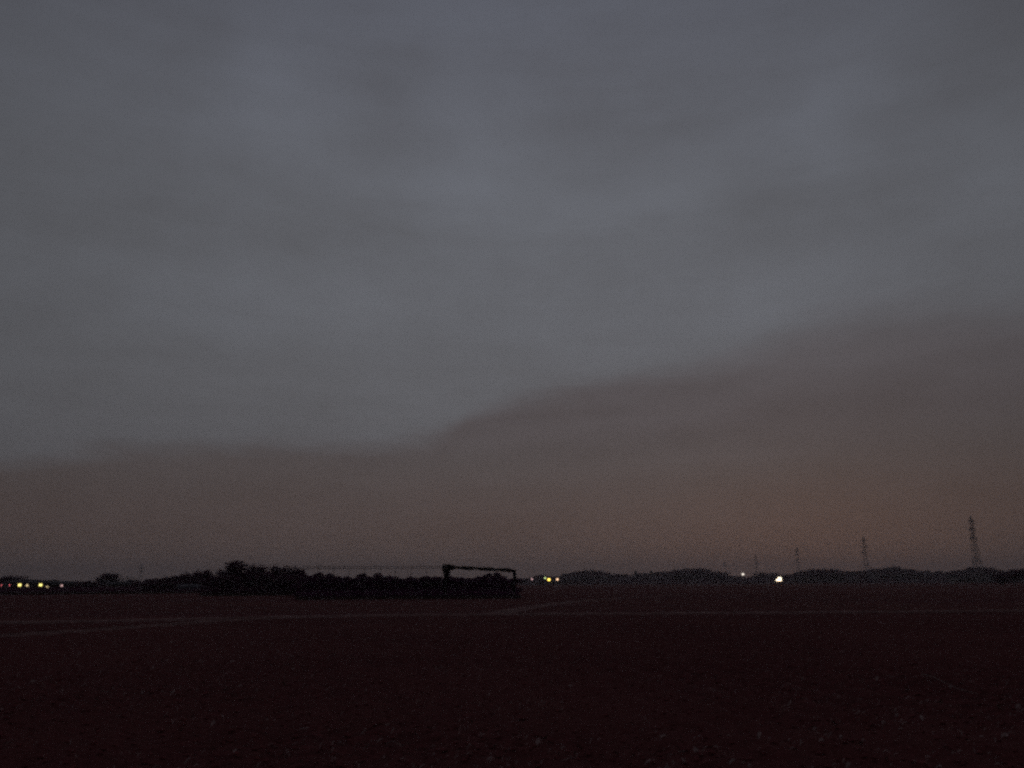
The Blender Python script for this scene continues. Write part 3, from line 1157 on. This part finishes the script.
v_ = van(5.5, 215)
v_.scale = (1.15, 1.15, 1.15)


# ------------------------------------------------------------------ lamps
def street_lamp(px, py, dist, mat, rad, label, group=None):
    z = height_at(px, py, dist)
    p = spot(px, dist)
    root = empty('street_lamp', p, -math.atan2(p.x, p.y))
    m = MB(); m.tube((.0, .35, 0), (.0, .35, z + .35), .09, .06, 8); m.build('pole', STEEL, root)
    m = MB(); m.path([(0, .35, z + .30), (0, .2, z + .42), (0, .0, z + rad * .95)], .04, 6); m.build('arm', STEEL, root)
    m = MB(); m.tube((0, 0, z + rad * .80), (0, 0, z + rad * 1.12), rad * .8, rad * .25, 12); hd = m.build('lamp_cap', STEEL, root)
    m = MB(); m.ball((0, 0, z), rad, rad, rad * .86, 12, 8); m.build('bloom_globe', mat, hd, True)  # globe made oversized, its shape stands in for the lamp's bloom
    return tag(root, label, 'street lamp', group)


G = 'small lamps right of the orchard'
street_lamp(532, 579.2, 470, L_PINK, .50, 'faint pinkish street lamp nearest the orchard, leftmost of the coloured lamps', G)
street_lamp(545.2, 578.1, 500, L_GREEN, .55, 'small greenish street lamp touching the brighter yellow one', G)
street_lamp(549, 579.6, 430, L_YEL, .72, 'bright yellow street lamp, the strongest of the coloured lamps', G)
street_lamp(557.4, 579.4, 440, L_ORG, .62, 'peach-coloured street lamp right of the yellow one', G)
street_lamp(743.5, 574.2, 480, L_WHT, .68, 'small white street lamp above the low far trees, higher than the floodlight', None)


def floodlight(px, py, dist, label):
    z = height_at(px, py, dist)
    p = spot(px, dist)
    root = empty('floodlight_mast', p, -math.atan2(p.x, p.y))
    for s in (-1, 1):
        m = MB(); m.tube((s * .9, .25, 0), (s * .9, .25, z + .9), .07, n=8); m.build('post', STEEL, root)
    pl = bpy.data.lights.new('ground_glow_light', 'POINT')  # added orange light below the heads, for a glow on the ground
    pl.energy = 200
    pl.color = (1.0, .62, .32)
    pl.shadow_soft_size = .5
    lo = bpy.data.objects.new('ground_glow_light', pl)
    col.objects.link(lo)
    lo.parent = root
    lo.location = (0, -.6, z - .6)
    for zz in (-.45, .45):
        m = MB(); m.tube((-1.25, .18, z + zz), (1.25, .18, z + zz), .05, n=6); m.build('crossbar', STEEL, root)
        for k in range(3):  # extra large heads added, their outline stands in for the light's bloom
            if zz > 0 and k == 0:
                continue
            x = -.86 + k * .86
            m = MB(); m.tube((x, -.02, z + zz), (x, .14, z + zz), .43, .25, 16); hd = m.build('lamp_bloom_head', STEEL, root)
            m = MB(); m.tube((x, -.05, z + zz), (x, -.023, z + zz), .40, n=16); m.build('lens', L_FLD, hd)
    return tag(root, label, 'floodlight')


floodlight(779, 579.0, 400, 'brightest white floodlight low in front of the far trees')


# ------------------------------------------------------------------ lattice pylons
def pylon_proto():
    root = empty('power_pylon', (0, 0, 0))
    H = 60.0

    def hw(z):
        return 3.5 - 2.0 * min(1, z / 36) if z < 36 else 1.5 - .75 * (z - 36) / 24
    m = MB()
    zs = [0, 7, 13.5, 19.5, 25, 30, 34.5, 38.5, 42.5, 46.5, 50.5, 54, 57]
    for z0, z1 in zip(zs, zs[1:]):
        a, b = hw(z0), hw(z1)
        c0 = [(-a, -a, z0), (a, -a, z0), (a, a, z0), (-a, a, z0)]
        c1 = [(-b, -b, z1), (b, -b, z1), (b, b, z1), (-b, b, z1)]
        for i in range(4):
            j = (i + 1) % 4
            m.tube(c0[i], c1[i], .19 - .0014 * z0, n=4, cap=False)
            m.tube(c0[i], c1[j], .085, n=4, cap=False)
            m.tube(c0[j], c1[i], .085, n=4, cap=False)
            m.tube(c1[i], c1[j], .085, n=4, cap=False)
    m.tube((-.75, -.75, 57), (0, 0, H), .16, n=4); m.tube((.75, .75, 57), (0, 0, H), .16, n=4)
    m.tube((.75, -.75, 57), (0, 0, H), .16, n=4); m.tube((-.75, .75, 57), (0, 0, H), .16, n=4)
    m.build('lattice_tower', STEEL, root)
    for z, r in ((38.5, 5.2), (46.5, 4.7), (54, 4.2)):
        m = MB()
        for s in (-1, 1):
            for y in (-1, 1):
                w = hw(z)
                m.tube((s * w, y * w, z), (s * r, 0, z + .8), .14, n=4)
                m.tube((s * w, y * w, z + 2.4), (s * r, 0, z + .8), .12, n=4)
                m.tube((s * (w + r) / 2, y * w / 2, z + .4), (s * w, y * w, z + 2.4), .09, n=4)
        arm = m.build('crossarm', STEEL, root)
        for s in (-1, 1):
            m = MB(); m.tube((s * r, 0, z + .7), (s * r, 0, z - 1.8), .14, n=6)
            m.build('insulator', CERAMIC, arm)
    return root


PY = pylon_proto()
specs = [(979.5, 515.5, 735, 'largest lattice pylon, rightmost and nearest of the row'),
         (868, 536.5, 1080, 'second largest lattice pylon, left of the largest one'),
         (799.5, 547, 1480, 'third lattice pylon, above the flat-topped wood'),
         (757.5, 554.5, 1880, 'fourth small faint pylon, above the gap between the two white lamps'),
         (726, 560.5, 2350, 'faintest and smallest pylon, leftmost of the row on the right')]
for i, (px, top, dist, lab) in enumerate(specs):
    o = PY if i == 0 else copy_tree(PY)
    p = spot(px, dist)
    o.location = p
    o.rotation_euler.z = -math.atan2(p.x, p.y) + R(25 if i else 55)
    s = height_at(px - (10 if i == 0 else 4), top, dist) / 60.0
    o.scale = (s, s, s)
    tag(o, lab, 'pylon', 'power pylons in a row across the far fields')
o = copy_tree(PY)
p = spot(139.5, 1150)
o.location = p
o.rotation_euler.z = R(10)
s = height_at(139.5, 563.5, 1150) / 60
o.scale = (s * 1.2, s * 1.2, s)
tag(o, 'faint distant lattice mast left of the rising hedge', 'pylon', 'power pylons in a row across the far fields')

# ------------------------------------------------------------------ haze
hm = bpy.data.materials.new('haze')
hm.use_nodes = True
t = hm.node_tree
t.nodes.clear()
pv = t.nodes.new('ShaderNodeVolumePrincipled')
pv.inputs['Color'].default_value = (.92, .83, .86, 1)
pv.inputs['Density'].default_value = 0.00042
pv.inputs['Anisotropy'].default_value = 0.45
pv.inputs['Density Attribute'].default_value = ''
mo = t.nodes.new('ShaderNodeOutputMaterial')
t.links.new(pv.outputs[0], mo.inputs['Volume'])
m = MB()
m.box(-3500, 3500, -3500, 3500, -1.2, 72)
hz = m.build('haze', hm)
hz['kind'] = 'stuff'
